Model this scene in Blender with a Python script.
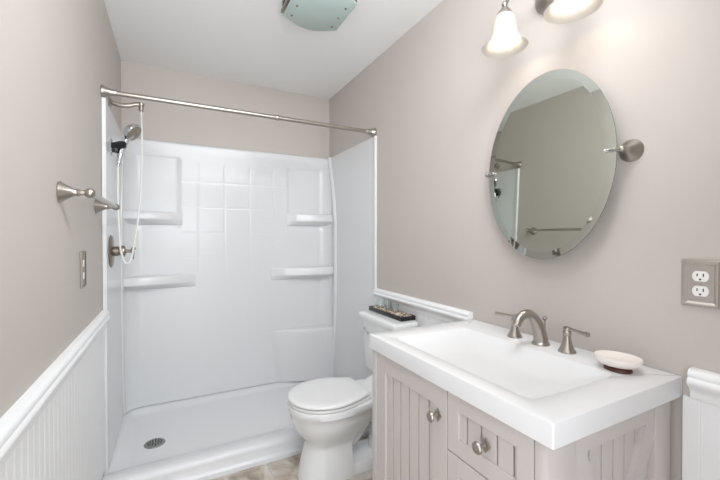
import bpy, bmesh, math, random
from mathutils import Vector, Matrix
PI = math.pi
random.seed(4)
for o in list(bpy.data.objects):
    bpy.data.objects.remove(o)
S = bpy.context.scene
COL = S.collection

# ------------------------------------------------------------ camera, world, light, exposure
CAM = (0.3029, 0.0, 1.2571)
YAW, PITCH, FPX = math.radians(27.416), math.radians(-0.487), 363.29
cam = bpy.data.cameras.new('camera')
cam.sensor_width = 36
cam.lens = FPX / 720 * 36
cam.clip_start = 0.01
co = bpy.data.objects.new('camera', cam)
COL.objects.link(co)
co.location = CAM
co.rotation_euler = (PI / 2 + PITCH, 0, -YAW)
S.camera = co

world = bpy.data.worlds.new('world')
S.world = world
world.use_nodes = True
wn = world.node_tree.nodes
wn['Background'].inputs[0].default_value = (0.93, 0.965, 1.0, 1)
wn['Background'].inputs[1].default_value = 2.6

S.view_settings.view_transform = 'Standard'
S.view_settings.look = 'None'
S.view_settings.gamma = 1
S.view_settings.use_curve_mapping = False
S.view_settings.exposure = 0.21

W, D, H = 1.54, 2.97, 2.467          # room width (x), back wall (y), ceiling height
FY = -0.16                           # front wall, the doorway the camera stands in

# daylight coming in through the doorway
pl = bpy.data.lights.new('doorway_portal', 'AREA')
pl.shape = 'RECTANGLE'
pl.size, pl.size_y = 0.80, 2.03
pl.cycles.is_portal = True
po = bpy.data.objects.new('doorway_portal', pl)
COL.objects.link(po)
po.location = (0.45, FY - 0.10, 1.015)
po.rotation_euler = (PI / 2, 0, 0)



# unseen fill lights added to brighten the room, both behind or above the camera
def soft_light(name, loc, rot, sx, sy, watts, spread):
    al = bpy.data.lights.new(name, 'AREA')
    al.shape = 'RECTANGLE'
    al.size, al.size_y = sx, sy
    al.energy = watts
    al.spread = math.radians(spread)
    al.color = LIGHT_COL
    ao = bpy.data.objects.new(name, al)
    COL.objects.link(ao)
    ao.location = loc
    ao.rotation_euler = [math.radians(v) for v in rot]


LIGHT_COL = (0.93, 0.965, 1.0)
soft_light('added_fill_forward', (0.75, 0.45, 2.31), (60, 0, 0), 1.1, 0.34, 11.5, 150)  # added fill aimed down the room, no fixture hangs there
soft_light('added_fill_upward', (0.50, -0.08, 1.45), (135, 0, 0), 0.8, 0.5, 8.5, 150)  # added fill tilted up towards the ceiling, stands for no lamp



# ------------------------------------------------------------ materials
def nodes_of(m):
    m.use_nodes = True
    nt = m.node_tree
    return nt, nt.nodes, nt.links, nt.nodes['Principled BSDF']


def srgb(r, g, b):
    f = lambda c: (c / 255 / 12.92) if c / 255 <= 0.04045 else ((c / 255 + 0.055) / 1.055) ** 2.4
    return (f(r), f(g), f(b), 1)


def mat(name, col, rough=0.5, metal=0.0, var=0.03, vscale=8.0, bump=0.0, bscale=60.0, coat=0.0, stretch=None, **kw):
    m = bpy.data.materials.new(name)
    nt, N, L, P = nodes_of(m)
    tc = N.new('ShaderNodeTexCoord')
    mp = N.new('ShaderNodeMapping')
    L.new(tc.outputs['Object'], mp.inputs[0])
    if stretch:
        mp.inputs['Scale'].default_value = stretch
    nz = N.new('ShaderNodeTexNoise')
    nz.inputs['Scale'].default_value = vscale
    nz.inputs['Detail'].default_value = 4
    L.new(mp.outputs[0], nz.inputs['Vector'])
    rp = N.new('ShaderNodeMapRange')
    rp.inputs['To Min'].default_value = 1 - var
    rp.inputs['To Max'].default_value = 1 + var
    L.new(nz.outputs[0], rp.inputs[0])
    mx = N.new('ShaderNodeVectorMath')
    mx.operation = 'SCALE'
    mx.inputs[0].default_value = col[:3]
    L.new(rp.outputs[0], mx.inputs['Scale'])
    L.new(mx.outputs[0], P.inputs['Base Color'])
    P.inputs['Roughness'].default_value = rough
    P.inputs['Metallic'].default_value = metal
    P.inputs['Coat Weight'].default_value = coat
    P.inputs['Coat Roughness'].default_value = 0.08
    if bump:
        n2 = N.new('ShaderNodeTexNoise')
        n2.inputs['Scale'].default_value = bscale
        L.new(mp.outputs[0], n2.inputs['Vector'])
        b = N.new('ShaderNodeBump')
        b.inputs['Strength'].default_value = bump
        b.inputs['Distance'].default_value = 0.002
        L.new(n2.outputs[0], b.inputs['Height'])
        L.new(b.outputs[0], P.inputs['Normal'])
    for k, v in kw.items():
        P.inputs[k].default_value = v
    return m


M = {}
M['paint'] = mat('wall_paint', srgb(198, 190, 184), 0.55, var=0.012, bump=0.05, bscale=180)
M['ceiling'] = mat('ceiling_paint', srgb(245, 245, 244), 0.8, var=0.008, bump=0.05, bscale=150)
M['trim'] = mat('trim_paint', srgb(246, 247, 248), 0.35, var=0.01)
M['bead'] = mat('beadboard_paint', srgb(242, 243, 244), 0.4, var=0.01)
M['acrylic'] = mat('surround_acrylic', srgb(228, 229, 230), 0.24, var=0.006, bump=0.10, bscale=5)
M['pan'] = mat('pan_acrylic', srgb(236, 237, 239), 0.22, var=0.006)
M['ceramic'] = mat('ceramic', srgb(238, 239, 239), 0.08, var=0.006)
M['lidplastic'] = mat('seat_plastic', srgb(238, 238, 238), 0.25, var=0.005)
M['top'] = mat('cultured_marble', srgb(232, 232, 233), 0.18, var=0.005)
M['cabinet'] = mat('cabinet_paint', srgb(206, 199, 196), 0.42, var=0.02, bump=0.05, bscale=90)
M['groove'] = mat('cabinet_gap', srgb(120, 110, 106), 0.6)
M['nickel'] = mat('brushed_nickel', srgb(176, 170, 162), 0.30, 1.0, var=0.06, vscale=40, stretch=(1, 1, 12))
M['plate_nickel'] = mat('plate_nickel', srgb(192, 186, 179), 0.36, 0.8, var=0.03)
M['nickel_dark'] = mat('satin_nickel_dark', srgb(150, 140, 128), 0.34, 1.0, var=0.05)
M['chrome'] = mat('chrome', srgb(215, 217, 220), 0.08, 1.0, var=0.01)
M['black'] = mat('black_plastic', srgb(22, 22, 24), 0.35, var=0.02)
M['dark'] = mat('dark_slot', srgb(40, 36, 34), 0.6)
M['hose'] = mat('white_hose', srgb(225, 225, 222), 0.35, var=0.02)
M['wood'] = mat('dark_wood', srgb(88, 48, 36), 0.4, var=0.15, vscale=20, stretch=(1, 6, 1))
M['soap'] = mat('cream_ceramic', srgb(246, 237, 231), 0.3, var=0.01)
M['white'] = mat('white_plastic', srgb(240, 240, 238), 0.3, var=0.005)
M['frosted'] = mat('frosted_green_glass', srgb(186, 204, 200), 0.22, var=0.01)
M['bevel'] = mat('mirror_bevel_glass', srgb(205, 210, 203), 0.03, 1.0, var=0.005)
M['mirror'] = mat('mirror_glass', srgb(212, 217, 208), 0.0, 1.0, var=0.002)
M['glassedge'] = mat('mirror_edge', srgb(120, 132, 126), 0.15, 0.3)
M['tray'] = mat('black_lacquer', srgb(24, 23, 24), 0.2, var=0.05)
M['steel'] = mat('drain_steel', srgb(150, 150, 148), 0.4, 0.6, var=0.05)


def pebble_mat():
    m = bpy.data.materials.new('pebbles')
    nt, N, L, P = nodes_of(m)
    tc = N.new('ShaderNodeTexCoord')
    v = N.new('ShaderNodeTexVoronoi')
    v.inputs['Scale'].default_value = 90
    L.new(tc.outputs['Object'], v.inputs['Vector'])
    sp = N.new('ShaderNodeSeparateColor')
    L.new(v.outputs['Color'], sp.inputs[0])
    cr = N.new('ShaderNodeValToRGB')
    e = cr.color_ramp.elements
    e[0].color = srgb(88, 64, 52)
    e[1].color = srgb(240, 228, 214)
    x = e.new(0.45)
    x.color = srgb(168, 142, 122)
    L.new(sp.outputs[0], cr.inputs[0])
    L.new(cr.outputs[0], P.inputs['Base Color'])
    P.inputs['Roughness'].default_value = 0.6
    return m


M['pebble'] = pebble_mat()


def clear_glass():
    m = bpy.data.materials.new('clear_glass')
    nt, N, L, P = nodes_of(m)
    P.inputs['Base Color'].default_value = (0.95, 0.98, 0.97, 1)
    P.inputs['Roughness'].default_value = 0.02
    P.inputs['Transmission Weight'].default_value = 1
    P.inputs['IOR'].default_value = 1.45
    return m


M['glass'] = clear_glass()


def shade_glass():
    m = bpy.data.materials.new('alabaster_shade_glass')
    nt, N, L, P = nodes_of(m)
    tc = N.new('ShaderNodeTexCoord')
    nz = N.new('ShaderNodeTexNoise')
    nz.inputs['Scale'].default_value = 14
    L.new(tc.outputs['Object'], nz.inputs['Vector'])
    cr = N.new('ShaderNodeValToRGB')
    cr.color_ramp.elements[0].color = (0.56, 0.52, 0.47, 1)
    cr.color_ramp.elements[1].color = (0.68, 0.65, 0.61, 1)
    L.new(nz.outputs[0], cr.inputs[0])
    L.new(cr.outputs[0], P.inputs['Base Color'])
    P.inputs['Roughness'].default_value = 0.3
    tr = N.new('ShaderNodeBsdfTranslucent')
    L.new(cr.outputs[0], tr.inputs[0])
    mx = N.new('ShaderNodeMixShader')
    mx.inputs[0].default_value = 0.22
    L.new(P.outputs[0], mx.inputs[1])
    L.new(tr.outputs[0], mx.inputs[2])
    L.new(mx.outputs[0], N['Material Output'].inputs[0])
    return m


M['shade'] = shade_glass()


def bulb_mat():
    m = bpy.data.materials.new('lit_bulb')
    nt, N, L, P = nodes_of(m)
    P.inputs['Base Color'].default_value = (1, 1, 1, 1)
    P.inputs['Emission Color'].default_value = (1.0, 0.90, 0.78, 1)
    P.inputs['Emission Strength'].default_value = BULB
    return m


BULB = 15.0
M['bulb'] = bulb_mat()


def floor_mat():
    m = bpy.data.materials.new('marble_floor_tile')
    nt, N, L, P = nodes_of(m)
    tc = N.new('ShaderNodeTexCoord')
    n1 = N.new('ShaderNodeTexNoise')
    n1.inputs['Scale'].default_value = 9
    n1.inputs['Detail'].default_value = 6
    n1.inputs['Distortion'].default_value = 0.9
    L.new(tc.outputs['Object'], n1.inputs['Vector'])
    cr = N.new('ShaderNodeValToRGB')
    e = cr.color_ramp.elements
    e[0].position, e[0].color = 0.33, srgb(160, 146, 132)
    e[1].position, e[1].color = 0.66, srgb(220, 214, 206)
    x = e.new(0.47)
    x.color = srgb(192, 178, 162)
    L.new(n1.outputs[0], cr.inputs[0])
    br = N.new('ShaderNodeTexBrick')
    br.offset = 0
    br.inputs['Scale'].default_value = 1
    br.inputs['Brick Width'].default_value = 0.305
    br.inputs['Row Height'].default_value = 0.305
    br.inputs['Mortar Size'].default_value = 0.003
    br.inputs['Mortar'].default_value = srgb(196, 190, 182)
    L.new(tc.outputs['Object'], br.inputs['Vector'])
    L.new(cr.outputs[0], br.inputs['Color1'])
    L.new(cr.outputs[0], br.inputs['Color2'])
    L.new(br.outputs['Color'], P.inputs['Base Color'])
    P.inputs['Roughness'].default_value = 0.25
    return m


M['floor'] = floor_mat()


# ------------------------------------------------------------ mesh helpers
ORG = {}


def obj(name, bm, m, parent=None, smooth=True, angle=35):
    """link a bmesh (built in room coordinates) as one mesh object"""
    bmesh.ops.recalc_face_normals(bm, faces=bm.faces)
    if parent is None:
        lo = Vector([min(v.co[i] for v in bm.verts) for i in range(3)])
        hi = Vector([max(v.co[i] for v in bm.verts) for i in range(3)])
        org = Vector(((lo.x + hi.x) / 2, (lo.y + hi.y) / 2, lo.z))
    else:
        org = ORG[parent.name]
    bmesh.ops.translate(bm, verts=bm.verts, vec=-org)
    me = bpy.data.meshes.new(name)
    bm.to_mesh(me)
    bm.free()
    me.materials.append(m)
    if smooth:
        for p in me.polygons:
            p.use_smooth = True
        me.set_sharp_from_angle(angle=math.radians(angle))
    o = bpy.data.objects.new(name, me)
    COL.objects.link(o)
    if parent is None:
        o.location = org
    else:
        o.parent = parent
    ORG[o.name] = org
    return o


def tag(o, label, cat, group=None):
    o['label'] = label
    o['category'] = cat
    if group:
        o['group'] = group
    return o


def thing(name, loc, label, cat, group=None):
    o = bpy.data.objects.new(name, None)
    COL.objects.link(o)
    o.location = loc
    o.empty_display_size = 0.05
    ORG[o.name] = Vector(loc)
    return tag(o, label, cat, group)


def struct(name, bm, m, smooth=False):
    o = obj(name, bm, m, None, smooth)
    o['kind'] = 'structure'
    return o


def BM():
    return bmesh.new()


def box(bm, x0, x1, y0, y1, z0, z1, bev=0.0, seg=2):
    r = bmesh.ops.create_cube(bm, size=1)
    vs = r['verts']
    for v in vs:
        v.co = Vector(((x0 + x1) / 2 + v.co.x * (x1 - x0), (y0 + y1) / 2 + v.co.y * (y1 - y0), (z0 + z1) / 2 + v.co.z * (z1 - z0)))
    if bev:
        es = list({e for v in vs for e in v.link_edges})
        bmesh.ops.bevel(bm, geom=es, offset=bev, segments=seg, profile=0.5, affect='EDGES')
    return bm


def loft(bm, rings, cap0=True, cap1=True, closed=True):
    R = [[bm.verts.new(p) for p in r] for r in rings]
    n = len(rings[0])
    for a, b in zip(R, R[1:]):
        for i in range(n if closed else n - 1):
            j = (i + 1) % n
            bm.faces.new((a[i], a[j], b[j], b[i]))
    if cap0 and n > 2:
        bm.faces.new(list(reversed(R[0])))
    if cap1 and n > 2:
        bm.faces.new(R[-1])
    return bm


def frame_of(d):
    d = Vector(d).normalized()
    u = Vector((0, 0, 1)) if abs(d.z) < 0.9 else Vector((1, 0, 0))
    a = d.cross(u).normalized()
    return d, a, d.cross(a).normalized()


def lathe(bm, prof, org=(0, 0, 0), axis=(0, 0, 1), n=32, sx=1, sy=1, a0=None):
    """prof = [(radius, distance along axis)]"""
    d, a, b = frame_of(axis)
    org = Vector(org)
    rings = []
    for r, t in prof:
        r = max(r, 0.0002)
        rings.append([org + d * t + a * (r * sx * math.cos(2 * PI * i / n)) + b * (r * sy * math.sin(2 * PI * i / n)) for i in range(n)])
    return loft(bm, rings)


def smooth_pts(pts, k=6):
    """Catmull-Rom through points (tuples of equal length)"""
    P = [pts[0]] + list(pts) + [pts[-1]]
    out = []
    for i in range(1, len(P) - 2):
        for s in range(k):
            t = s / k
            out.append(tuple(0.5 * (2 * p1 + (p2 - p0) * t + (2 * p0 - 5 * p1 + 4 * p2 - p3) * t * t + (-p0 + 3 * p1 - 3 * p2 + p3) * t ** 3)
                             for p0, p1, p2, p3 in zip(P[i - 1], P[i], P[i + 1], P[i + 2])))
    out.append(tuple(pts[-1]))
    return out


def tube(bm, pts, rad, n=14, flat=1.0, up=None):
    pts = [Vector(p) for p in pts]
    if not hasattr(rad, '__len__'):
        rad = [rad] * len(pts)
    rings = []
    a = None
    for i, p in enumerate(pts):
        d = (pts[min(i + 1, len(pts) - 1)] - pts[max(i - 1, 0)]).normalized()
        if a is None:
            _, a, _ = frame_of(d)
            if up:
                a = Vector(up)
        a = (a - d * a.dot(d)).normalized()
        b = d.cross(a)
        rings.append([p + a * rad[i] * math.cos(2 * PI * k / n) + b * rad[i] * flat * math.sin(2 * PI * k / n) for k in range(n)])
    return loft(bm, rings)


def sphere(bm, c, r, sx=1, sy=1, sz=1, n=20):
    m = Matrix.Translation(c) @ Matrix.Diagonal((r * sx, r * sy, r * sz, 1))
    bmesh.ops.create_uvsphere(bm, u_segments=n, v_segments=n // 2, radius=1, matrix=m)
    return bm


def extrude_profile(bm, prof, axis, a, b):
    """prof = closed 2D list; axis 'y': (x,z) swept over y; axis 'x': (y,z); axis 'z': (x,y)"""
    def P(p, t):
        return {'y': (p[0], t, p[1]), 'x': (t, p[0], p[1]), 'z': (p[0], p[1], t)}[axis]
    return loft(bm, [[P(p, a) for p in prof], [P(p, b) for p in prof]])


# ------------------------------------------------------------ room shell
T = 0.12
bm = BM(); box(bm, -T, W + T, FY - 0.14, D + T, -0.08, 0)
struct('floor', bm, M['floor'])
bm = BM(); box(bm, -T, W + T, FY - 0.14, D + T, H, H + 0.1)
struct('ceiling', bm, M['ceiling'])
bm = BM(); box(bm, -T, 0, FY - 0.14, D + T, 0, H)
struct('wall_left', bm, M['paint'])
bm = BM(); box(bm, W, W + T, FY - 0.14, D + T, 0, H)
struct('wall_right', bm, M['paint'])
bm = BM(); box(bm, 0, W, D, D + T, 0, H)
struct('wall_back', bm, M['paint'])
# front wall with the open doorway
bm = BM()
box(bm, 0.86, W, FY - 0.12, FY, 0, H)
box(bm, 0, 0.05, FY - 0.12, FY, 0, H)
box(bm, 0.05, 0.86, FY - 0.12, FY, 2.04, H)
struct('wall_front', bm, M['paint'])
bm = BM()
box(bm, 0.86, 0.93, FY, FY + 0.016, 0, 2.10, 0.003)
box(bm, 0.0, 0.05, FY, FY + 0.016, 0, 2.10, 0.003)
box(bm, 0.0, 0.93, FY, FY + 0.018, 2.04, 2.11, 0.003)
struct('trim_1', bm, M['trim'])

# wainscot: beadboard + moulded cap
CAPZ = 0.925


def beadboard(bm, side, y0, y1, z0=0.0, z1=0.86, pitch=0.041):
    """grooved boards, thickness 9 mm, against x=0 or x=W"""
    pts = []
    y = y0
    t = 0.009
    k = 0
    while y < y1 - 1e-6:
        ye = min(y + pitch, y1)
        pts += [(y, t), (max(ye - 0.009, y + 0.0005), t)]
        if ye - 0.006 > y + 0.002:
            pts += [(ye - 0.0080, t - 0.0008), (ye - 0.0070, t), (ye - 0.0035, t), (ye - 0.0018, t - 0.0008)]
        y = ye
    pts.append((y1, t))
    sx = (lambda d: d) if side == 'l' else (lambda d: W - d)
    prof = [(sx(d), yy) for yy, d in pts] + [(sx(0), y1), (sx(0), y0)]
    return extrude_profile(bm, prof, 'z', z0, z1)


def cap(bm, side, y0, y1):
    dz_ = -0.028 if side == 'l' else -0.016
    p = [(0, 0.845), (0.012, 0.845), (0.014, 0.850), (0.014, 0.858), (0.016, 0.866), (0.021, 0.874), (0.029, 0.882), (0.033, 0.889),
         (0.033, 0.895), (0.030, 0.900), (0.0275, 0.903), (0.029, 0.908), (0.029, 0.915), (0.025, 0.921), (0.018, CAPZ), (0, CAPZ)]
    sx = (lambda d: d) if side == 'l' else (lambda d: W - d)
    return extrude_profile(bm, [(sx(a), b + dz_) for a, b in p], 'y', y0, y1)


def base(bm, side, y0, y1):
    p = [(0, 0), (0.022, 0), (0.022, 0.095), (0.019, 0.108), (0.013, 0.115), (0.011, 0.125), (0, 0.125)]
    sx = (lambda d: d) if side == 'l' else (lambda d: W - d)
    return extrude_profile(bm, [(sx(a), b) for a, b in p], 'y', y0, y1)


SF = 2.13                                     # front edge of the shower surround
VY0, VY1 = 0.471, 1.246                       # counter ends
for n, side, y0, y1 in ((2, 'l', FY + 0.02, SF + 0.028), (3, 'r', VY1 + 0.003, SF - 0.002), (4, 'r', FY + 0.02, VY0 - 0.020)):
    bm = BM()
    beadboard(bm, side, y0, y1 if n != 4 else VY0 - 0.003, 0.126, 0.816 if n == 2 else 0.828)
    struct('trim_%d' % n, bm, M['bead'])
    bm = BM()
    cap(bm, side, y0, y1)
    struct('trim_%d' % (n + 3), bm, M['trim'], True)
bm = BM(); base(bm, 'l', FY + 0.02, 2.015); struct('baseboard_left', bm, M['trim'])
bm = BM(); base(bm, 'r', VY1 + 0.003, 2.015); base(bm, 'r', FY + 0.02, VY0 - 0.005); struct('baseboard_right', bm, M['trim'])

# ------------------------------------------------------------ shower pan
PX0, PX1 = 0.004, W - 0.004
PY0, PY1 = 2.035, D - 0.004
LED = 0.065
pan = thing('shower_pan', (W / 2, 2.5, 0), 'low white acrylic shower base with a raised front threshold', 'shower base')


def sstep(a, b, x):
    t = max(0, min(1, (x - a) / (b - a)))
    return t * t * (3 - 2 * t)


def pan_h(x, y):
    e = min(x - PX0, PX1 - x)
    side = 1 - sstep(0.018, 0.085, e)
    back = 1 - sstep(0.025, 0.10, PY1 - y)
    fr = 1 - sstep(0.045, 0.26, y - PY0)
    dx, dy = x - 0.21, y - 2.455
    flo = 0.036 + 0.012 * min(1, math.hypot(dx, dy) / 1.2)
    h = flo
    h = max(h, flo + (LED - flo) * max(side, back))
    h = max(h, flo + (0.104 - flo) * fr)
    e2 = y - PY0
    if e2 < 0.03:
        h -= 0.030 * (1 - math.sqrt(max(0, 1 - ((0.03 - e2) / 0.03) ** 2)))
    return h


bm = BM()
xs = [PX0 + (PX1 - PX0) * i / 90 for i in range(91)]
ys = [PY0 + 0.03 * (1 - math.cos(PI / 2 * i / 6)) for i in range(7)] + [PY0 + 0.03 + (PY1 - PY0 - 0.03) * i / 70 for i in range(1, 71)]
G = [[bm.verts.new((x, y, pan_h(x, y))) for x in xs] for y in ys]
for a, b in zip(G, G[1:]):
    for i in range(len(xs) - 1):
        bm.faces.new((a[i], a[i + 1], b[i + 1], b[i]))
lip = [[bm.verts.new((x, y, z)) for x in xs] for y, z in ((PY0, 0.036), (PY0 - 0.004, 0.031), (PY0 - 0.014, 0.026), (PY0 - 0.016, 0.020), (PY0 - 0.016, 0.0), (PY1, 0.0))]
prev = G[0]
for r in lip:
    for i in range(len(xs) - 1):
        bm.faces.new((prev[i + 1], prev[i], r[i], r[i + 1]))
    prev = r
for i in range(len(xs) - 1):
    bm.faces.new((G[-1][i], G[-1][i + 1], prev[i + 1], prev[i]))
for k in (0, -1):
    bm.faces.new([g[k] for g in G] + [prev[k], lip[4][k], lip[3][k], lip[2][k], lip[1][k], lip[0][k]])
obj('basin', bm, M['pan'], pan, angle=50)
dz = pan_h(0.21, 2.455)
dr = BM()
lathe(dr, [(0.0002, 0), (0.054, 0), (0.056, 0.002), (0.053, 0.005), (0.045, 0.006), (0.0002, 0.0065)], (0.21, 2.455, dz), n=40)
drain = obj('drain', dr, M['steel'], pan)
bm = BM()
for ring, cnt in ((0.012, 5), (0.024, 9), (0.036, 13)):
    for k in range(cnt):
        a = 2 * PI * k / cnt
        lathe(bm, [(0.0048, 0), (0.0048, 0.0008)], (0.21 + ring * math.cos(a), 2.455 + ring * math.sin(a), dz + 0.0062), n=8)
obj('drain_hole', bm, M['dark'], drain)['kind'] = 'stuff'

# ------------------------------------------------------------ shower surround
STOP = 1.94
sur = thing('shower_surround', (W / 2, D, LED), 'glossy white three sided shower wall with moulded corner shelves', 'shower wall')
BX0, BX1 = 0.012, W - 0.012
YB = 2.952


def corner_r(z):
    return 0.025 + 0.085 * (1 - sstep(1.80, 1.90, z))


TX = [0.482, 0.667, 0.853, 1.038]
TZ = [1.666, 1.477, 1.288, 1.107, 0.925]


def back_h(x, z):
    h = 0.0
    # recessed shelf bays, upper part
    for s, (xa, xb) in (('l', (0.0, 0.365)), ('r', (1.155, W))):
        zz = sstep(1.30, 1.34, z) * (1 - sstep(1.822, 1.838, z))
        if s == 'l':
            xx = 1 - sstep(xb - 0.035, xb + 0.012, x)
        else:
            xx = sstep(xa - 0.010, xa + 0.015, x)
        h -= 0.006 * zz * xx
    # tile embossing
    g = 0
    if 0.37 < x < 1.15:
        fade = sstep(0.80, 1.5, z) * 0.75 + 0.25
        if 0.80 < z < 1.80:
            for t in TX:
                g = max(g, 1 - min(1, abs(x - t) / 0.010))
        if 0.88 < z < 1.75:
            for t in TZ:
                g = max(g, (1 - min(1, abs(z - t) / 0.010)))
        h -= 0.0016 * g * fade
    r = corner_r(z)
    for e in (x - BX0, BX1 - x):
        if e < r:
            h += r - math.sqrt(max(0, r * r - (r - e) ** 2))
    # rounded top flange
    if z > STOP - 0.012:
        h -= 0.012 * (1 - math.sqrt(max(0, 1 - ((z - STOP + 0.012) / 0.012) ** 2)))
    # cove towards the pan
    h += 0.004 * (1 - sstep(0.0, 0.03, z - LED))
    return h


xs = []
for i in range(16):
    xs.append(BX0 + 0.11 * (1 - math.cos(PI / 2 * i / 16)))
n = 250
xs += [BX0 + 0.11 + (BX1 - BX0 - 0.22) * i / n for i in range(n + 1)]
xs += [BX0 + BX1 - x for x in reversed(xs[:16])]
nz_ = 330
zs = [LED + 0.004 + (STOP - LED - 0.001) * i / nz_ for i in range(nz_ + 1)]
bm = BM()
G = [[bm.verts.new((x, YB - back_h(x, z), z)) for x in xs] for z in zs]
for a, b in zip(G, G[1:]):
    for i in range(len(xs) - 1):
        bm.faces.new((a[i], a[i + 1], b[i + 1], b[i]))
B = [[bm.verts.new((x, D - 0.002, z)) for x in xs] for z in (zs[0], zs[-1])]
for i in range(len(xs) - 1):
    bm.faces.new((G[0][i], B[0][i], B[0][i + 1], G[0][i + 1]))
    bm.faces.new((G[-1][i], G[-1][i + 1], B[1][i + 1], B[1][i]))
backp = obj('back_panel', bm, M['acrylic'], sur, angle=60)


def seam_y(z):
    P = [(0.066, 2.872), (0.2, 2.835), (0.39, 2.805), (0.73, 2.775), (1.38, 2.775), (1.65, 2.82), (1.80, 2.865), (1.90, 2.895), (1.94, 2.90)]
    for (a, ya), (b, yb) in zip(P, P[1:]):
        if z <= b:
            t = (z - a) / (b - a)
            return ya + (yb - ya) * t
    return P[-1][1]


for side in (0, 1):
    fx = (lambda d: d) if side == 0 else (lambda d: W - d)
    SFs = SF if side == 1 else SF + 0.03
    # side panel with a rounded front edge and a thick front flange
    bm = BM()
    prof = [(0.002, SFs), (0.015, SFs), (0.0185, SFs + 0.003), (0.0195, SFs + 0.009), (0.0185, SFs + 0.016), (0.015, SFs + 0.024), (0.0145, SFs + 0.05),
            (0.0145, D - 0.02), (0.002, D - 0.02)]
    extrude_profile(bm, [(fx(a), b) for a, b in prof], 'z', LED + 0.004, STOP)
    obj('side_panel', bm, M['acrylic'], sur)
    # wrap-round flange of the back panel, its seam bowing forward
    bm = BM()
    rings = []
    for i in range(61):
        z = LED + 0.004 + (STOP - LED - 0.001) * i / 60
        y = seam_y(z)
        kf = 1.0 if side == 1 else 0.62
        sec = [(0.011, y), (0.024, y + 0.002), (0.032, y + 0.010), (0.034, y + 0.022), (0.031, y + 0.036), (0.022, y + 0.050), (0.019, y + 0.065), (0.019, YB + 0.005), (0.011, YB + 0.005)]
        rings.append([(fx(0.011 + (a - 0.011) * kf), b, z) for a, b in sec])
    loft(bm, rings)
    obj('corner_flange', bm, M['acrylic'], backp)


def shelf(side, x_in, ztop, zbot, dmin, dmax):
    """moulded corner shelf: plan bows out towards the corner; slanted face, hollow underside"""
    bm = BM()
    n = 30
    cols = []
    for i in range(n + 1):
        t = i / n
        x = x_in + (BX1 - 0.004 - x_in) * t
        d = 0.004 + dmin * min(1, t * 5) + (dmax - dmin) * math.sin(PI / 2 * min(1, t * 1.15)) ** 1.3
        hs = zbot - ztop
        yb = YB + 0.008
        r = 0.010
        sec = [(yb, ztop + 0.0), (YB - d * 0.80, ztop), (YB - d * 0.88, ztop - 0.004), (YB - d * 0.92, ztop - 0.012),
               (YB - d * 0.99, zbot + 0.012), (YB - d, zbot + 0.006), (YB - d * 0.97, zbot), (YB - d * 0.90, zbot - 0.003),
               (YB - d * 0.5, zbot - 0.022), (YB - d * 0.2, zbot - 0.032), (yb, zbot - 0.036)]
        if side == 'l':
            x = W - x
        cols.append([(x, y, z) for y, z in sec])
    loft(bm, cols)
    return obj('shelf', bm, M['acrylic'], backp, angle=60)


shelf('r', 1.150, 1.450, 1.385, 0.02, 0.085)
shelf('r', 1.02, 1.005, 0.94, 0.02, 0.115)
shelf('l', 1.165, 1.435, 1.378, 0.012, 0.075)
shelf('l', 1.08, 0.985, 0.925, 0.012, 0.10)
# foot block below the lower right shelf
bm = BM()
rings = []
for z, xi, f in ((0.068, 1.075, 0.90), (0.16, 1.058, 0.90), (0.30, 1.032, 0.95), (0.46, 1.008, 1.0), (0.485, 1.006, 1.0), (0.497, 1.010, 0.96), (0.50, 1.02, 0.9)):
    ring = [(xi, YB + 0.008, z)]
    for i in range(25):
        t = i / 24
        d = (0.018 * min(1, t * 12) + 0.115 * math.sin(PI / 2 * min(1, t * 1.15)) ** 1.2) * f
        ring.append((xi + (BX1 - 0.004 - xi) * t, YB - d, z))
    ring.append((BX1 - 0.004, YB + 0.008, z))
    rings.append(ring)
loft(bm, rings)
obj('foot_ledge', bm, M['acrylic'], backp, angle=50)

# ------------------------------------------------------------ shower rod
RY, RZ = 2.17, 1.972
rod = thing('shower_curtain_rod', (W / 2, RY, RZ), 'bare brushed nickel curtain rod spanning the shower opening', 'shower rod')
bm = BM()
lathe(bm, [(0.0128, 0), (0.0128, W - 0.06)], (0.03, RY, RZ), (1, 0, 0), n=24)
obj('pole', bm, M['nickel'], rod)
bm = BM()
lathe(bm, [(0.0155, 0), (0.0165, 0.002), (0.0165, 0.018), (0.0155, 0.02)], (0.86, RY, RZ), (1, 0, 0), n=24)
obj('collar', bm, M['nickel'], rod)
for x, s in ((0.0, 1), (W, -1)):
    bm = BM()
    lathe(bm, [(0.030, 0.0005), (0.031, 0.006), (0.029, 0.012), (0.024, 0.022), (0.019, 0.036), (0.0165, 0.052), (0.0165, 0.062), (0.0145, 0.066)], (x, RY, RZ), (s, 0, 0), n=32)
    obj('flange', bm, M['nickel'], rod)

# ------------------------------------------------------------ shower arm, slide holder, hand shower, hose
AY = 2.42
arm = thing('shower_water_outlet', (0, AY, 2.0), 'nickel shower pipe with round wall flange just behind the rod', 'shower pipe')
bm = BM()
lathe(bm, [(0.036, 0.0005), (0.036, 0.003), (0.028, 0.008), (0.016, 0.014), (0.011, 0.018)], (0.0, AY, 2.0), (1, 0, 0), n=28)
obj('escutcheon', bm, M['nickel'], arm)
bm = BM()
tube(bm, smooth_pts([(0.012, AY, 2.0), (0.05, AY, 1.992), (0.09, AY, 1.995), (0.125, AY, 2.008), (0.150, AY, 2.010)], 6), 0.0125, 14)
obj('pipe', bm, M['nickel'], arm)
bm = BM()
lathe(bm, [(0.013, 0), (0.016, 0.004), (0.016, 0.018), (0.013, 0.022), (0.012, 0.046), (0.009, 0.05)], (0.152, AY, 2.022), (0, 0, -1), n=20)
obj('elbow', bm, M['nickel'], arm)

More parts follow.
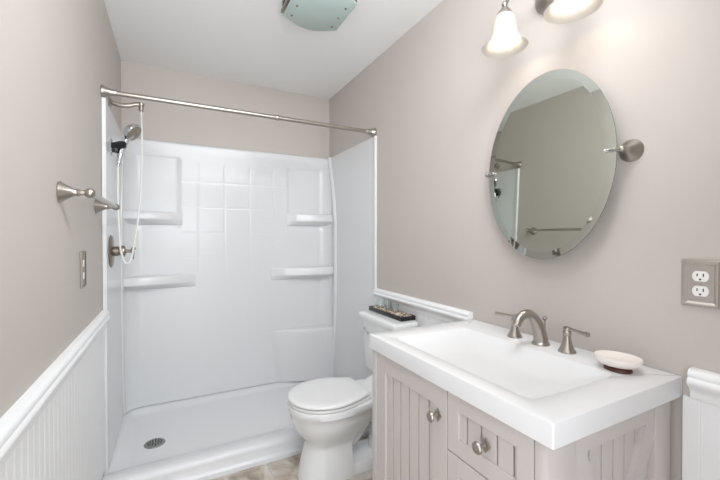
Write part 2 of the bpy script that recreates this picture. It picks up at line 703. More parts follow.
HY = 2.37
hold = thing('hand_shower_bracket', (0.0145, HY, 1.74), 'black wall bracket that clips the chrome hand shower', 'shower bracket')
bm = BM()
lathe(bm, [(0.036, 0.0004), (0.037, 0.003), (0.032, 0.007), (0.020, 0.009)], (0.0145, HY, 1.745), (1, 0, 0), n=28, sy=1.3)
obj('mounting_plate', bm, M['chrome'], hold)
bm = BM()
tube(bm, [(0.022, HY - 0.012, 1.750), (0.04, HY - 0.016, 1.753), (0.062, HY - 0.022, 1.757), (0.080, HY - 0.026, 1.757), (0.087, HY - 0.026, 1.756)], [0.018, 0.020, 0.0225, 0.021, 0.012], 18, 0.9)
box(bm, 0.022, 0.046, HY - 0.022, HY + 0.014, 1.715, 1.755, 0.006)
obj('clip', bm, M['black'], hold)
HYH = HY + 0.006
hs = thing('hand_shower', (0.05, HYH, 1.65), 'chrome hand shower tilted upward in its black bracket', 'shower head')
bm = BM()
tube(bm, smooth_pts([(0.050, HYH, 1.672), (0.056, HYH, 1.705), (0.066, HYH, 1.75), (0.082, HYH, 1.79), (0.104, HYH, 1.825)], 5), [0.0135] * 5 + [0.0160] * 5 + [0.0175] * 5 + [0.018] * 5 + [0.021], 18)
obj('handle', bm, M['chrome'], hs)
bm = BM()
ax = Vector((0.72, -0.30, -0.62)).normalized()
c = Vector((0.112, HYH - 0.006, 1.836))
lathe(bm, [(0.012, -0.034), (0.032, -0.026), (0.049, -0.012), (0.055, 0.0), (0.055, 0.008), (0.050, 0.013)], c, ax, n=32)
obj('head', bm, M['chrome'], hs)
bm = BM()
lathe(bm, [(0.047, 0.0125), (0.047, 0.0145), (0.032, 0.016), (0.0002, 0.0165)], c, ax, n=32)
obj('spray_face', bm, M['nickel_dark'], hs)
bm = BM()
lathe(bm, [(0.0125, 0), (0.0125, 0.012), (0.0100, 0.016), (0.0100, 0.030)], (0.0495, HYH, 1.672), (-0.15, 0, -1), n=18)
obj('hose_nut', bm, M['chrome'], hs)
bm = BM()
tube(bm, smooth_pts([(0.045, HYH, 1.640), (0.045, HYH - 0.01, 1.55), (0.048, HYH - 0.03, 1.42), (0.054, 2.32, 1.30), (0.064, 2.285, 1.19), (0.086, 2.275, 1.120), (0.110, 2.28, 1.135),
                     (0.126, 2.31, 1.24), (0.143, 2.36, 1.40), (0.153, AY, 1.62), (0.1545, AY, 1.85), (0.152, AY, 1.973)], 7), 0.0052, 12)
tag(obj('shower_hose', bm, M['hose']), 'thin white shower hose hanging in a long loop', 'shower hose')
# ------------------------------------------------------------ mixer valve
VYc, VZ = 2.335, 1.18
val = thing('shower_valve', (0.018, VYc, VZ), 'round nickel shower mixer valve with small lever handle', 'shower valve')
bm = BM()
lathe(bm, [(0.086, 0.0), (0.087, 0.003), (0.080, 0.008), (0.050, 0.013), (0.026, 0.015)], (0.0148, VYc, VZ), (1, 0, 0), n=48)
obj('escutcheon', bm, M['nickel_dark'], val)
bm = BM()
lathe(bm, [(0.026, 0.010), (0.026, 0.036), (0.022, 0.038), (0.022, 0.044), (0.029, 0.046), (0.031, 0.056), (0.028, 0.064), (0.014, 0.068)], (0.0148, VYc, VZ), (1, 0, 0), n=28)
hub = obj('hub', bm, M['nickel_dark'], val)
bm = BM()
tube(bm, [(0.078, VYc, VZ), (0.100, VYc, VZ), (0.118, VYc, VZ)], [0.010, 0.008, 0.011], 14)
tube(bm, smooth_pts([(0.112, VYc, VZ + 0.012), (0.115, VYc - 0.002, VZ - 0.01), (0.116, VYc - 0.004, VZ - 0.028), (0.113, VYc - 0.006, VZ - 0.042)], 4), [0.008] * 6 + [0.0055] * 5 + [0.0085] * 2, 12)
sphere(bm, (0.118, VYc, VZ + 0.014), 0.0105)
obj('lever', bm, M['nickel_dark'], val)

# ------------------------------------------------------------ towel bar on the left wall
TBZ = 1.394
tb = thing('towel_bar', (0, 1.70, TBZ), 'empty brushed nickel towel bar on the left wall', 'towel bar')
bm = BM()
lathe(bm, [(0.0092, 0), (0.0092, 0.60)], (0.077, 1.400, TBZ), (0, 1, 0), n=20)
obj('rail', bm, M['nickel'], tb)
for y in (1.400, 2.0):
    bm = BM()
    lathe(bm, [(0.032, 0.0005), (0.0325, 0.004), (0.030, 0.008), (0.024, 0.016), (0.016, 0.030), (0.0115, 0.038), (0.0105, 0.044), (0.0115, 0.046), (0.0115, 0.050), (0.0088, 0.053), (0.0082, 0.068)], (0, y, TBZ), (1, 0, 0), n=32)
    sphere(bm, (0.077, y, TBZ), 0.0155, n=24)
    obj('post', bm, M['nickel'], tb)


# ------------------------------------------------------------ wall plates
def recess_plate(bm, x, y0, y1, z0, z1, s, t=0.007, fr=0.014):
    """moulded wall plate: raised bevelled frame, flat inner field; s=+1 on left wall, -1 on the right"""
    steps = [(0, 0), (0, t * 0.35), (fr * 0.25, t * 0.45), (fr * 0.45, t), (fr * 0.75, t), (fr * 1.15, t * 0.55), (fr * 1.3, t * 0.55)]
    rings = []
    for ins, h in steps:
        rings.append([(x + s * h, y0 + ins, z0 + ins), (x + s * h, y1 - ins, z0 + ins), (x + s * h, y1 - ins, z1 - ins), (x + s * h, y0 + ins, z1 - ins)])
    return loft(bm, rings)


sw = thing('light_switch', (0, 1.722, 1.075), 'nickel plate with two small white switches on left wall', 'switch')
bm = BM()
recess_plate(bm, 0.0005, 1.676, 1.764, 1.065, 1.203, 1, 0.0045, 0.004)
obj('plate', bm, M['nickel_dark'], sw)
for z in (1.108, 1.156):
    bm = BM()
    box(bm, 0.0015, 0.0042, 1.711, 1.733, z - 0.013, z + 0.013, 0.0015)
    obj('rocker', bm, M['white'], sw)

ou = thing('power_outlet', (W, 0.430, 1.071), 'double power outlet with moulded silver frame on right wall', 'outlet')
bm = BM()
recess_plate(bm, W - 0.0005, 0.392, 0.475, 1.071, 1.197, -1, 0.009, 0.013)
obj('plate', bm, M['plate_nickel'], ou)
for zc in (1.1535, 1.1145):
    bm = BM()
    ring = []
    for k in range(40):
        a = 2 * PI * k / 40
        yy = 0.0172 * math.cos(a)
        zz = max(-0.0135, min(0.0135, 0.0172 * math.sin(a)))
        ring.append((yy, zz))
    loft(bm, [[(W - 0.004, 0.4335 + a, zc + b) for a, b in ring], [(W - 0.0075, 0.4335 + a, zc + b) for a, b in ring], [(W - 0.0085, 0.4335 + a * 0.95, zc + b * 0.95) for a, b in ring]])
    rc = obj('socket', bm, M['white'], ou)
    for dy, hh in ((-0.0063, 0.0042), (0.0063, 0.0036)):
        bm = BM()
        box(bm, W - 0.0089, W - 0.0080, 0.4335 + dy - 0.0012, 0.4335 + dy + 0.0012, zc + 0.0035 - hh, zc + 0.0035 + hh)
        obj('slot', bm, M['dark'], rc)
    bm = BM()
    lathe(bm, [(0.0024, 0), (0.0024, 0.001)], (W - 0.0079, 0.4335, zc - 0.008), (-1, 0, 0), n=12)
    obj('slot', bm, M['dark'], rc)
bm = BM()
lathe(bm, [(0.003, 0), (0.0028, 0.0012), (0.0015, 0.0018)], (W - 0.005, 0.4335, 1.134), (-1, 0, 0), n=14)
obj('screw', bm, M['nickel'], ou)

# ------------------------------------------------------------ ceiling vent light
fl = thing('ceiling_vent_light', (0.955, 1.70, H), 'ceiling vent light with bowed frosted glass panel, unlit', 'ceiling light')
FX0, FX1, FYa, FYb = 0.806, 1.108, 1.575, 1.862
bm = BM()
box(bm, FX0 + 0.004, FX1 - 0.002, FYa + 0.02, FYb - 0.02, H - 0.052, H - 0.0005, 0.004)
hz = obj('housing', bm, M['nickel_dark'], fl)
bm = BM()
box(bm, FX0 - 0.002, FX1 + 0.004, FYa + 0.012, FYb - 0.012, H - 0.062, H - 0.045, 0.003)
obj('frame_rail', bm, M['nickel_dark'], fl)
bm = BM()
box(bm, FX0 + 0.0025, FX1 - 0.0005, FYa + 0.035, FYb - 0.035, H - 0.042, H - 0.020)
obj('vent_slot', bm, M['dark'], hz)


def bowed(x0, x1, y0, y1, bow, n=20):
    pts = []
    for i in range(n + 1):
        t = i / n
        pts.append((x0 + (x1 - x0) * t, y0 - bow * math.sin(PI * t)))
    for i in range(n + 1):
        t = i / n
        pts.append((x1 - (x1 - x0) * t, y1 + bow * math.sin(PI * t)))
    return pts


GZ = 2.380
bm = BM()
o_ = bowed(FX0 + 0.004, FX1 - 0.004, FYa, 1.825, 0.062)
cx_, cy_ = 0.955, 1.70
rings = []
for sc, z in ((0.985, GZ + 0.0), (1.0, GZ + 0.0015), (1.0, GZ + 0.0065), (0.985, GZ + 0.008)):
    rings.append([(cx_ + (a - cx_) * sc, cy_ + (b - cy_) * sc, z) for a, b in o_])
loft(bm, rings)
obj('glass_panel', bm, M['frosted'], fl)
bm = BM()
o2 = bowed(FX0 + 0.012, FX1 - 0.012, FYa + 0.01, 1.815, 0.055)
loft(bm, [[(a, b, GZ + 0.0085) for a, b in o2], [(a, b, H - 0.055) for a, b in o2]])
obj('diffuser_tray', bm, M['nickel_dark'], fl)
for x in (0.848, 1.068):
    for y in (1.628, 1.715, 1.803):
        bm = BM()
        lathe(bm, [(0.006, 0.001), (0.006, -0.0015), (0.004, -0.0035), (0.0002, -0.004)], (x, y, GZ), (0, 0, 1), n=14)
        obj('screw', bm, M['nickel_dark'], fl)

# ------------------------------------------------------------ oval mirror
MC = Vector((1.482, 0.857, 1.511))
MA, MB_ = 0.245, 0.334
tilt = math.radians(1.7)
un = Vector((-math.cos(tilt), 0, math.sin(tilt)))      # faces slightly upward
uy = Vector((0, 1, 0))
uz = Vector((math.sin(tilt), 0, math.cos(tilt)))


def ell(a, b, d, n=96):
    return [MC + uy * a * math.cos(2 * PI * k / n) + uz * b * math.sin(2 * PI * k / n) + un * d for k in range(n)]


mir = thing('oval_mirror', MC - Vector((0, 0, MB_)), 'oval wall mirror held between two nickel posts above the sink', 'mirror')
bw = 0.026
bm = BM()
loft(bm, [ell(MA - bw, MB_ - bw, 0.0), ell(MA - bw, MB_ - bw, -0.0002)], cap1=False)
obj('mirror_glass', bm, M['mirror'], mir, smooth=False)
bm = BM()
loft(bm, [ell(MA - bw, MB_ - bw, 0.0), ell(MA, MB_, -0.0013)], False, False)
obj('bevelled_rim', bm, M['bevel'], mir, smooth=False)
bm = BM()
loft(bm, [ell(MA - 0.0003, MB_ - 0.0003, -0.0014), ell(MA, MB_, -0.0016), ell(MA, MB_, -0.0055), ell(MA - 0.001, MB_ - 0.001, -0.006)])
obj('backing', bm, M['glassedge'], mir)
for s in (-1, 1):
    yb = 0.857 + s * 0.258
    zb = 1.518
    bm = BM()
    lathe(bm, [(0.033, 0.0005), (0.0335, 0.004), (0.030, 0.009), (0.020, 0.018), (0.012, 0.030), (0.009, 0.036), (0.0085, 0.046)], (W, yb, zb), (-1, 0, 0), n=36)
    post = obj('post', bm, M['nickel'], mir)
    xe = 1.4865
    bm = BM()
    sphere(bm, (xe, yb, zb), 0.0105)
    tube(bm, [(xe, yb, zb), (xe, yb - s * 0.018, zb), (xe, yb - s * 0.027, zb)], [0.0085, 0.006, 0.007], 14)
    obj('pivot', bm, M['nickel'], post)
    bm = BM()
    for dx in (-0.0105, 0.0145):
        tube(bm, [(xe + dx * 0.3, yb - s * 0.022, zb), (xe + dx, yb - s * 0.030, zb), (xe + dx, yb - s * 0.043, zb)], [0.005, 0.0062, 0.0055], 12)
    obj('clamp', bm, M['chrome'], post)

# ------------------------------------------------------------ vanity light
vl = thing('vanity_light', (W, 0.865, 2.10), 'nickel wall light with two lit bell shaped glass shades above the oval mirror', 'wall light')
PC = Vector((W, 0.865, 2.142))
bm = BM()
lathe(bm, [(0.062, 0.0005), (0.063, 0.006), (0.056, 0.014), (0.040, 0.020), (0.018, 0.026), (0.014, 0.045)], PC, (-1, 0, 0), n=40)
obj('backplate', bm, M['nickel'], vl)
for (bx, by, bz) in ((1.405, 0.957, 2.108), (1.405, 0.700, 2.108)):
    s = 1 if by > 0.83 else -1
    bm = BM()
    tube(bm, smooth_pts([(W - 0.04, PC.y, PC.z), (1.455, PC.y + s * 0.01, PC.z + 0.006), (1.425, PC.y * 0.6 + by * 0.4, PC.z + 0.006), (bx, by - s * 0.025, bz + 0.026), (bx, by, bz + 0.008)], 6), 0.0062, 12)
    sphere(bm, (bx, by, bz + 0.012), 0.011)
    a_ = obj('arm', bm, M['nickel'], vl)
    bm = BM()
    lathe(bm, [(0.008, 0.004), (0.012, 0.0), (0.018, -0.008), (0.029, -0.024), (0.032, -0.032), (0.030, -0.034)], (bx, by, bz), (0, 0, 1), n=28)
    obj('shade_cap', bm, M['nickel'], vl)
    bm = BM()
    outer = [(0.028, -0.026), (0.034, -0.034), (0.038, -0.050), (0.040, -0.070), (0.044, -0.090), (0.050, -0.110), (0.060, -0.128), (0.073, -0.140), (0.081, -0.145)]
    inner = [(r - 0.003, z + 0.001) for r, z in reversed(outer)]
    prof = outer + [(0.0805, -0.1465)] + inner
    d, a, b = frame_of((0, 0, 1))
    rings = [[Vector((bx + r * math.cos(2 * PI * k / 40), by + r * math.sin(2 * PI * k / 40), bz + z)) for k in range(40)] for r, z in prof]
    rings.append(rings[0])
    R = [[bm.verts.new(p) for p in r] for r in rings[:-1]]
    R.append(R[0])
    for A, Bq in zip(R, R[1:]):
        for i in range(40):
            j = (i + 1) % 40
            bm.faces.new((A[i], A[j], Bq[j], Bq[i]))
    obj('glass_shade', bm, M['shade'], vl, angle=60)
    bm = BM()
    lathe(bm, [(0.012, -0.034), (0.013, -0.050), (0.020, -0.066), (0.0265, -0.084), (0.028, -0.098), (0.024, -0.113), (0.014, -0.122), (0.0002, -0.125)], (bx, by, bz), (0, 0, 1), n=24)
    obj('bulb', bm, M['bulb'], vl)

# ------------------------------------------------------------ toilet
TY = 1.81
toi = thing('toilet', (1.15, TY, 0), 'white two piece toilet with its lid down beside the vanity', 'toilet')


def egg(xf, xb, xw, hw, hb, z, n=48, cy=TY):
    """outline from the front tip xf through widest xw (half width hw) to a flat back xb (half width hb)"""
    pts = []
    h = n // 2
    for k in range(h + 1):                       # front arc
        a = -PI / 2 + PI * k / h
        pts.append((xw - (xw - xf) * math.cos(a) ** 0.92 if math.cos(a) > 1e-6 else xw, cy - hw * math.sin(a) * -1, z))
    m = 10
    for k in range(1, m + 1):
        t = k / m
        w = hw + (hb - hw) * (t ** 1.6)
        pts.append((xw + (xb - xw) * t, cy + w, z))
    for k in range(m, 0, -1):
        t = k / m
        w = hw + (hb - hw) * (t ** 1.6)
        pts.append((xw + (xb - xw) * t, cy - w, z))
    return pts


# bowl and pedestal, one casting
bm = BM()
lev = [  # z, xf, xw, xb, hw, hb
    (0.000, 0.882, 1.02, 1.16, 0.124, 0.105), (0.030, 0.886, 1.02, 1.16, 0.121, 0.103), (0.08, 0.897, 1.02, 1.155, 0.112, 0.095), (0.13, 0.910, 1.02, 1.15, 0.103, 0.090),
    (0.165, 0.920, 1.02, 1.15, 0.099, 0.088), (0.19, 0.922, 1.02, 1.16, 0.100, 0.088), (0.212, 0.906, 1.03, 1.18, 0.116, 0.095), (0.240, 0.882, 1.035, 1.20, 0.138, 0.105), (0.275, 0.862, 1.04, 1.24, 0.157, 0.112),
    (0.315, 0.847, 1.045, 1.29, 0.169, 0.118), (0.350, 0.840, 1.05, 1.32, 0.175, 0.122), (0.357, 0.834, 1.05, 1.34, 0.182, 0.125), (0.385, 0.832, 1.05, 1.36, 0.184, 0.128), (0.392, 0.836, 1.05, 1.36, 0.181, 0.126)]
rings = []
for z, xf, xw, xb, hw, hb in lev:
    rings.append(egg(xf, xb, xw, hw, hb, z))
loft(bm, rings)
bowl = obj('bowl', bm, M['ceramic'], toi, angle=40)
# rear deck carrying the tank
bm = BM()
rings = []
for z, x0, hw in ((0.24, 1.20, 0.07), (0.30, 1.22, 0.105), (0.35, 1.24, 0.125), (0.385, 1.25, 0.135), (0.392, 1.30, 0.125), (0.4255, 1.365, 0.12)):
    ring = []
    for k in range(24):
        a = 2 * PI * k / 24
        c_, s_ = math.cos(a), math.sin(a)
        sg = lambda v: (1 if v > 0 else -1) * abs(v) ** 0.45
        ring.append(((x0 + 1.50) / 2 + (1.50 - x0) / 2 * sg(c_), TY + hw * sg(s_), z))
    rings.append(ring)
loft(bm, rings)
obj('rear_deck', bm, M['ceramic'], toi, angle=40)
# trapway: curved casting behind the pedestal
bm = BM()
tube(bm, smooth_pts([(1.10, TY, 0.15), (1.17, TY, 0.19), (1.24, TY, 0.27), (1.31, TY, 0.31), (1.38, TY, 0.27), (1.40, TY, 0.18), (1.385, TY, 0.08), (1.385, TY, 0.0)], 6), 0.072, 20, 1.15, up=(0, 1, 0))
obj('trapway', bm, M['ceramic'], toi, angle=50)
bm = BM()
rings = []
for z, g in ((0, 0.0), (0.035, 0.002), (0.05, 0.012), (0.055, 0.03)):
    ring = []
    for k in range(32):
        a = 2 * PI * k / 32
        c_, s_ = math.cos(a), math.sin(a)
        sg = lambda v: (1 if v > 0 else -1) * abs(v) ** 0.5
        ring.append((1.27 + (0.19 - g) * sg(c_), TY + (0.105 - g) * sg(s_), z))
    rings.append(ring)
loft(bm, rings)
obj('foot', bm, M['ceramic'], toi)
# seat and lid
bm = BM()
rings = [egg(0.836 + i, 1.245 - i, 1.045, 0.184 - i, 0.125 - i, z) for z, i in ((0.393, 0.008), (0.395, 0.002), (0.402, 0.0), (0.4085, 0.002), (0.410, 0.006))]
loft(bm, rings)
obj('seat', bm, M['lidplastic'], toi, angle=50)
bm = BM()
rings = [egg(0.832 + i, 1.245 - i, 1.045, 0.187 - i, 0.118 - i, z) for z, i in ((0.412, 0.016), (0.4165, 0.001), (0.421, 0.0), (0.427, 0.003), (0.4315, 0.010), (0.434, 0.025), (0.435, 0.06))]
loft(bm, rings)
obj('lid', bm, M['lidplastic'], toi, angle=50)
for s in (-1, 1):
    bm = BM()
    box(bm, 1.238, 1.262, TY + s * 0.07 - 0.016, TY + s * 0.07 + 0.016, 0.390, 0.415, 0.005)
    obj('hinge', bm, M['lidplastic'], toi)
# tank
TYC = 1.835


def rrect(x0, x1, y0, y1, r, z, n=6):
    pts = []
    for cx, cy, a0 in ((x1 - r, y1 - r, 0), (x0 + r, y1 - r, PI / 2), (x0 + r, y0 + r, PI), (x1 - r, y0 + r, 1.5 * PI)):
        for k in range(n + 1):
            a = a0 + PI / 2 * k / n
            pts.append((cx + r * math.cos(a), cy + r * math.sin(a), z))
    return pts


bm = BM()
loft(bm, [rrect(1.355 + g, 1.505, TYC - 0.20 + g, TYC + 0.20 - g, 0.03, z) for z, g in ((0.426, 0.045), (0.432, 0.03), (0.46, 0.018), (0.60, 0.012), (0.748, 0.006))])
obj('tank', bm, M['ceramic'], toi, angle=50)
bm = BM()
loft(bm, [rrect(1.362 - g, 1.511, TYC - 0.205 - g, TYC + 0.205 + g, 0.026, z) for z, g in ((0.748, 0.0), (0.751, 0.010), (0.775, 0.014), (0.784, 0.010), (0.788, 0.003), (0.789, -0.006))])
obj('tank_lid', bm, M['ceramic'], toi, angle=50)
bm = BM()
lathe(bm, [(0.014, 0), (0.014, 0.008), (0.010, 0.012)], (1.362, TYC + 0.14, 0.69), (-1, 0, 0), n=20)
tube(bm, [(1.348, TYC + 0.145, 0.69), (1.343, TYC + 0.10, 0.688), (1.340, TYC + 0.065, 0.684)], [0.006, 0.005, 0.008], 12)
obj('flush_handle', bm, M['chrome'], toi)

# ------------------------------------------------------------ tray with pebbles and candle glasses on the tank
TZ0 = 0.789
tr = thing('pebble_tray', (1.46, 1.86, TZ0), 'black rectangular tray filled with pebbles on the toilet tank', 'tray')
tx0, tx1, ty0, ty1 = 1.424, 1.522, 1.668, 2.040
bm = BM()
rings = [rrect(tx0 + 0.002, tx1 - 0.002, ty0 + 0.002, ty1 - 0.002, 0.004, TZ0, 3), rrect(tx0, tx1, ty0, ty1, 0.004, TZ0 + 0.002, 3), rrect(tx0, tx1, ty0, ty1, 0.004, TZ0 + 0.025, 3),
         rrect(tx0 + 0.006, tx1 - 0.006, ty0 + 0.006, ty1 - 0.006, 0.003, TZ0 + 0.025, 3), rrect(tx0 + 0.006, tx1 - 0.006, ty0 + 0.006, ty1 - 0.006, 0.003, TZ0 + 0.012, 3)]
loft(bm, rings)
obj('tray_body', bm, M['tray'], tr)
bm = BM()
rng = random.Random(7)
for k in range(560):
    x = rng.uniform(tx0 + 0.013, tx1 - 0.013)
    y = rng.uniform(ty0 + 0.014, ty1 - 0.014)
    r = rng.uniform(0.0045, 0.0075)
    m_ = Matrix.Translation((x, y, TZ0 + rng.uniform(0.018, 0.026))) @ Matrix.Rotation(rng.uniform(0, PI), 4, 'Z') @ Matrix.Diagonal((r * 1.25, r * 0.9, r * 0.62, 1))
    bmesh.ops.create_icosphere(bm, subdivisions=1, radius=1, matrix=m_)
pb = obj('pebbles', bm, M['pebble'], angle=60)
tag(pb, 'brown and cream pebbles filling the black tray on the toilet tank', 'pebbles')
pb['kind'] = 'stuff'
gl = []
for k, (y, which) in enumerate(((1.985, 'clear flared votive glass on the tray, farthest from the vanity'), (1.905, 'clear flared votive glass in the middle of the pebble tray'),
                       (1.825, 'clear flared votive glass on the tray, nearest the vanity'))):
    bm = BM()
    x = 1.482
    prof = [(0.0002, 0.0), (0.017, 0.0), (0.019, 0.003), (0.0215, 0.020), (0.027, 0.045), (0.0262, 0.0455), (0.0198, 0.020), (0.0175, 0.006), (0.0002, 0.005)]
    lathe(bm, prof, (x, y, TZ0 + 0.025), n=24)
    tag(obj('votive_glass', bm, M['glass'], angle=50), which, 'candle holder', 'votive glasses on the pebble tray')

# ------------------------------------------------------------ vanity cabinet
CZ = 0.8225
CX = 1.000                                   # front plane of doors
cab = thing('vanity_cabinet', (1.27, 0.86, 0), 'taupe farmhouse vanity cabinet with beadboard door and crossbuck side', 'cabinet')
cy0, cy1 = 0.490, 1.236
bm = BM()
box(bm, 1.030, 1.040, cy0 + 0.034, cy1 - 0.012, 0.09, CZ - 0.001)
box(bm, 1.497, 1.515, cy0 + 0.034, cy1 - 0.012, 0.09, CZ - 0.001)
box(bm, 1.040, 1.497, cy0 + 0.034, cy0 + 0.040, 0.09, CZ - 0.001)
box(bm, 1.040, 1.497, cy1 - 0.026, cy1 - 0.012, 0.09, CZ - 0.001)
box(bm, 1.040, 1.497, cy0 + 0.040, cy1 - 0.026, 0.09, 0.106)
obj('carcass', bm, M['cabinet'], cab, smooth=False)
for x0, x1, y0, y1 in ((0.998, 1.045, cy1 - 0.030, cy1), (0.998, 1.099, cy0, 0.5205), (1.438, 1.520, cy0, 0.528), (1.48, 1.520, cy1 - 0.03, cy1)):
    bm = BM()
    box(bm, x0, x1, y0, y1, 0.0, CZ, 0.0022)
    obj('corner_post', bm, M['cabinet'], cab)
bm = BM()
box(bm, CX + 0.006, 1.022, 0.522, cy1 - 0.031, 0.07, 0.10, 0.001)
obj('bottom_rail', bm, M['cabinet'], cab)


def panel_front(name, y0, y1, z0, z1, py0, py1, pz0, pz1, planks, parent=cab):
    """framed front (plane x = CX) with recessed planks; planks = y positions of the gaps"""
    bm = BM()
    d = 0.019
    box(bm, CX, CX + d, y0, py0, z0, z1, 0.0012, 1)
    box(bm, CX, CX + d, py1, y1, z0, z1, 0.0012, 1)
    box(bm, CX, CX + d, py0 - 0.0005, py1 + 0.0005, pz1, z1, 0.0012, 1)
    box(bm, CX, CX + d, py0 - 0.0005, py1 + 0.0005, z0, pz0, 0.0012, 1)
    fr = obj(name, bm, M['cabinet'], parent)
    bm = BM()
    gaps = sorted(planks)
    edges = [py0] + gaps + [py1]
    w = 0.0028
    for a, b in zip(edges, edges[1:]):
        aa = a + (w if a != py0 else -0.002)
        bb = b - (w if b != py1 else -0.002)
        box(bm, CX + 0.006, CX + 0.029, aa, bb, pz0 - 0.002, pz1 + 0.002, 0.0007, 1)
    obj('plank_panel', bm, M['cabinet'], fr)
    return fr


def knob(parent, y, z):
    bm = BM()
    # diamond backplate
    r0, r1 = 0.0165, 0.0205
    for rr, xx in (((1.0), 0),):
        pass
    rings = []
    for sc, d in ((1.0, 0.0), (1.0, 0.0015), (0.75, 0.0035), (0.3, 0.0045)):
        rings.append([(CX - d, y + r0 * sc, z), (CX - d, y, z + r1 * sc), (CX - d, y - r0 * sc, z), (CX - d, y, z - r1 * sc)])
    loft(bm, rings)
    lathe(bm, [(0.006, 0.002), (0.0052, 0.010), (0.0065, 0.021), (0.0135, 0.0245), (0.0158, 0.027), (0.0155, 0.030), (0.0130, 0.0335), (0.007, 0.0355), (0.0002, 0.036)], (CX, y, z), (-1, 0, 0), n=28)
    return obj('knob', bm, M['nickel'], parent)


gapc = 0.0016
door = panel_front('cabinet_door', 0.8035 + gapc, 1.2055 - gapc, 0.105, 0.825, 0.872, 1.141, 0.17, 0.757, [1.098, 1.050, 0.998, 0.946, 0.893])
knob(door, 0.843, 0.732)
d1 = panel_front('drawer', 0.522 + gapc, 0.8035 - gapc, 0.651 + gapc, 0.825, 0.568, 0.757, 0.699, 0.776, [0.730, 0.680, 0.629, 0.580])
knob(d1, 0.660, 0.735)
d2 = panel_front('drawer', 0.522 + gapc, 0.8035 - gapc, 0.378 + gapc, 0.651 - gapc, 0.568, 0.757, 0.428, 0.596, [0.730, 0.680, 0.629, 0.580])
knob(d2, 0.663, 0.512)
d3 = panel_front('drawer', 0.522 + gapc, 0.8035 - gapc, 0.105, 0.378 - gapc, 0.568, 0.757, 0.155, 0.325, [0.730, 0.680, 0.629, 0.580])
knob(d3, 0.663, 0.240)

# end panel facing the door of the room: planks with an X brace
bm = BM()
sx0, sx1, sz0, sz1 = 1.0995, 1.4375, 0.15, 0.769
box(bm, sx0 + 0.0018, sx1 - 0.0018, cy0 + 0.002, cy0 + 0.024, sz1, CZ - 0.002, 0.0008, 1)
box(bm, sx0 + 0.0018, sx1 - 0.0018, cy0 + 0.002, cy0 + 0.024, 0.08, sz0, 0.0008, 1)


def brace(bm, a, b, w, y0, y1):
    a = Vector(a); b = Vector(b)
    d = (b - a).normalized()
    nrm = Vector((-d.y, d.x)) * (w / 2)
    poly = [a + nrm, b + nrm, b - nrm, a - nrm]
    # clip to the panel opening
    def clip(poly, f):
        out = []
        for i, p in enumerate(poly):
            q = poly[(i + 1) % len(poly)]
            fp, fq = f(p), f(q)
            if fp >= 0:
                out.append(p)
            if fp * fq < 0:
                out.append(p.lerp(q, fp / (fp - fq)))
        return out
    for f in (lambda p: p.x - sx0 + 0.0004, lambda p: sx1 + 0.0004 - p.x, lambda p: p.y - sz0 + 0.0004, lambda p: sz1 + 0.0004 - p.y):
        poly = clip(poly, f)
    extrude_profile(bm, [(p.x, p.y) for p in poly], 'y', y0, y1)


e = 0.06
brace(bm, (sx1 + 0.02, sz1 + e - 0.01), (sx0 - 0.02, sz0 - e + 0.01), 0.056, cy0 + 0.003, cy0 + 0.024)
brace(bm, (sx0 - 0.02, sz1 + e - 0.01), (sx1 + 0.02, sz0 - e + 0.01), 0.056, cy0 + 0.0035, cy0 + 0.0235)
sp = obj('side_frame', bm, M['cabinet'], cab, smooth=False)
bm = BM()
edges = [sx0] + [1.123, 1.173, 1.223, 1.273, 1.323, 1.373, 1.42] + [sx1]
for a, b in zip(edges, edges[1:]):
    aa = a + (0.003 if a != sx0 else 0)
    bb = b - (0.003 if b != sx1 else 0)
    box(bm, aa, bb, cy0 + 0.0165, cy0 + 0.0335, sz0 - 0.002, sz1 + 0.002, 0.0007, 1)
obj('plank_panel', bm, M['cabinet'], sp)
# ------------------------------------------------------------ sink top
st = thing('vanity_sink_top', (1.27, 0.86, CZ), 'thick white vanity top with integrated rectangular basin', 'sink')
ox0, ox1, oy0, oy1 = 0.9895, W - 0.0015, VY0, VY1
zt = 0.877
bm = BM()
outer = [rrect(ox0 + g, ox1 - g * 0.2, oy0 + g, oy1 - g, 0.004, z, 4) for z, g in ((CZ, 0.001), (CZ + 0.001, 0.0), (zt - 0.0025, 0.0), (zt - 0.0008, 0.0008), (zt, 0.0025))]
bx0, bx1, by0, by1 = 1.045, 1.395, 0.560, 1.155
inner = [rrect(bx0 + gx, bx1 - gb, by0 + gy, by1 - gy, r, z, 4) for z, gx, gb, gy, r in
         ((zt, 0, 0, 0, 0.03), (zt - 0.002, 0.003, 0.003, 0.003, 0.03), (zt - 0.008, 0.007, 0.007, 0.008, 0.03), (zt - 0.024, 0.025, 0.035, 0.040, 0.035), (zt - 0.040, 0.050, 0.065, 0.085, 0.04), (zt - 0.048, 0.080, 0.095, 0.13, 0.04), (zt - 0.050, 0.11, 0.12, 0.19, 0.03))]
loft(bm, outer + inner, True, True)
obj('counter_and_basin', bm, M['top'], st, angle=40)


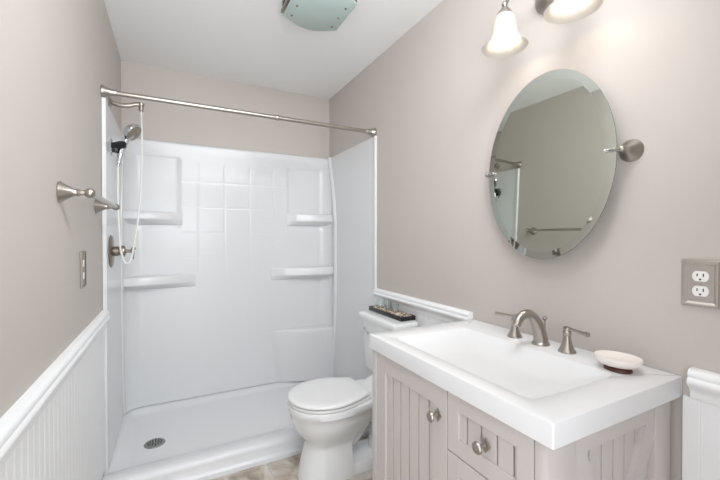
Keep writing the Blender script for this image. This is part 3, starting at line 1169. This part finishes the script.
# ------------------------------------------------------------ widespread faucet (three pieces, one set)
fa = thing('sink_faucet', (1.46, 0.85, zt), 'brushed nickel arched faucet with two lever handles on the sink', 'faucet')
FC = 0.845
bm = BM()
lathe(bm, [(0.029, 0.0), (0.030, 0.003), (0.0285, 0.007), (0.025, 0.010)], (1.462, FC, zt), n=32)
spts = smooth_pts([(1.463, FC, zt + 0.006), (1.460, FC, zt + 0.030), (1.449, FC, zt + 0.062), (1.430, FC, zt + 0.092), (1.402, FC, zt + 0.112), (1.374, FC, zt + 0.114), (1.350, FC, zt + 0.101), (1.336, FC, zt + 0.080)], 5)
nsp = len(spts)
rad = [0.0250 - 0.0085 * min(1, i / (nsp * 0.5)) - 0.0035 * max(0, (i / nsp - 0.5) / 0.5) for i in range(nsp)]
tube(bm, spts, rad, 20, 1.0)
spo = obj('spout', bm, M['nickel'], fa)
bm = BM()
lathe(bm, [(0.0028, 0.0), (0.0028, 0.070), (0.006, 0.074), (0.0085, 0.080), (0.006, 0.086), (0.0002, 0.088)], (1.484, FC, zt + 0.010), n=16)
lathe(bm, [(0.012, -0.004), (0.010, 0.004), (0.004, 0.008)], (1.484, FC, zt + 0.004), n=16)
tube(bm, [(1.484, FC, zt + 0.006), (1.484, FC, zt + 0.03)], 0.003, 10)
obj('lift_rod', bm, M['nickel'], fa)
for y, s in ((0.953, 1), (0.747, -1)):
    bm = BM()
    lathe(bm, [(0.0255, 0.0), (0.0265, 0.003), (0.025, 0.008), (0.0215, 0.013), (0.0165, 0.026), (0.0125, 0.042), (0.0108, 0.056), (0.0125, 0.059), (0.0135, 0.064), (0.0125, 0.069), (0.0105, 0.072), (0.0125, 0.076), (0.011, 0.082), (0.005, 0.085)], (1.46, y, zt), n=28)
    hb = obj('handle_base', bm, M['nickel'], fa)
    bm = BM()
    tube(bm, smooth_pts([(1.46, y, zt + 0.077), (1.458, y + s * 0.020, zt + 0.078), (1.452, y + s * 0.046, zt + 0.077), (1.447, y + s * 0.070, zt + 0.077), (1.446, y + s * 0.078, zt + 0.077)], 4),
         [0.0065] * 4 + [0.0062] * 4 + [0.0078] * 4 + [0.0092] * 4 + [0.0080], 14, 0.8)
    obj('lever', bm, M['nickel'], hb)

# ------------------------------------------------------------ soap dish
sd = thing('soap_dish', (1.43, 0.575, zt), 'pale oval soap dish on a brown foot beside the faucet', 'soap dish')
SC = Vector((1.434, 0.580, zt))
bm = BM()
lathe(bm, [(0.034, 0.0), (0.036, 0.003), (0.034, 0.009), (0.028, 0.013), (0.022, 0.014)], SC, n=36, sx=1.0, sy=0.85)
obj('foot', bm, M['wood'], sd)
bm = BM()


def oval(a, b, z):
    th = math.radians(10)
    return [SC + Vector((b * math.cos(t) * math.cos(th) - a * math.sin(t) * math.sin(th), a * math.sin(t) * math.cos(th) + b * math.cos(t) * math.sin(th), z)) for t in [2 * PI * k / 48 for k in range(48)]]


loft(bm, [oval(0.030, 0.026, 0.013), oval(0.044, 0.038, 0.016), oval(0.054, 0.047, 0.024), oval(0.0585, 0.051, 0.034), oval(0.0575, 0.050, 0.039), oval(0.053, 0.0455, 0.0375), oval(0.044, 0.037, 0.032), oval(0.03, 0.02, 0.029)])
obj('dish', bm, M['soap'], sd, angle=60)
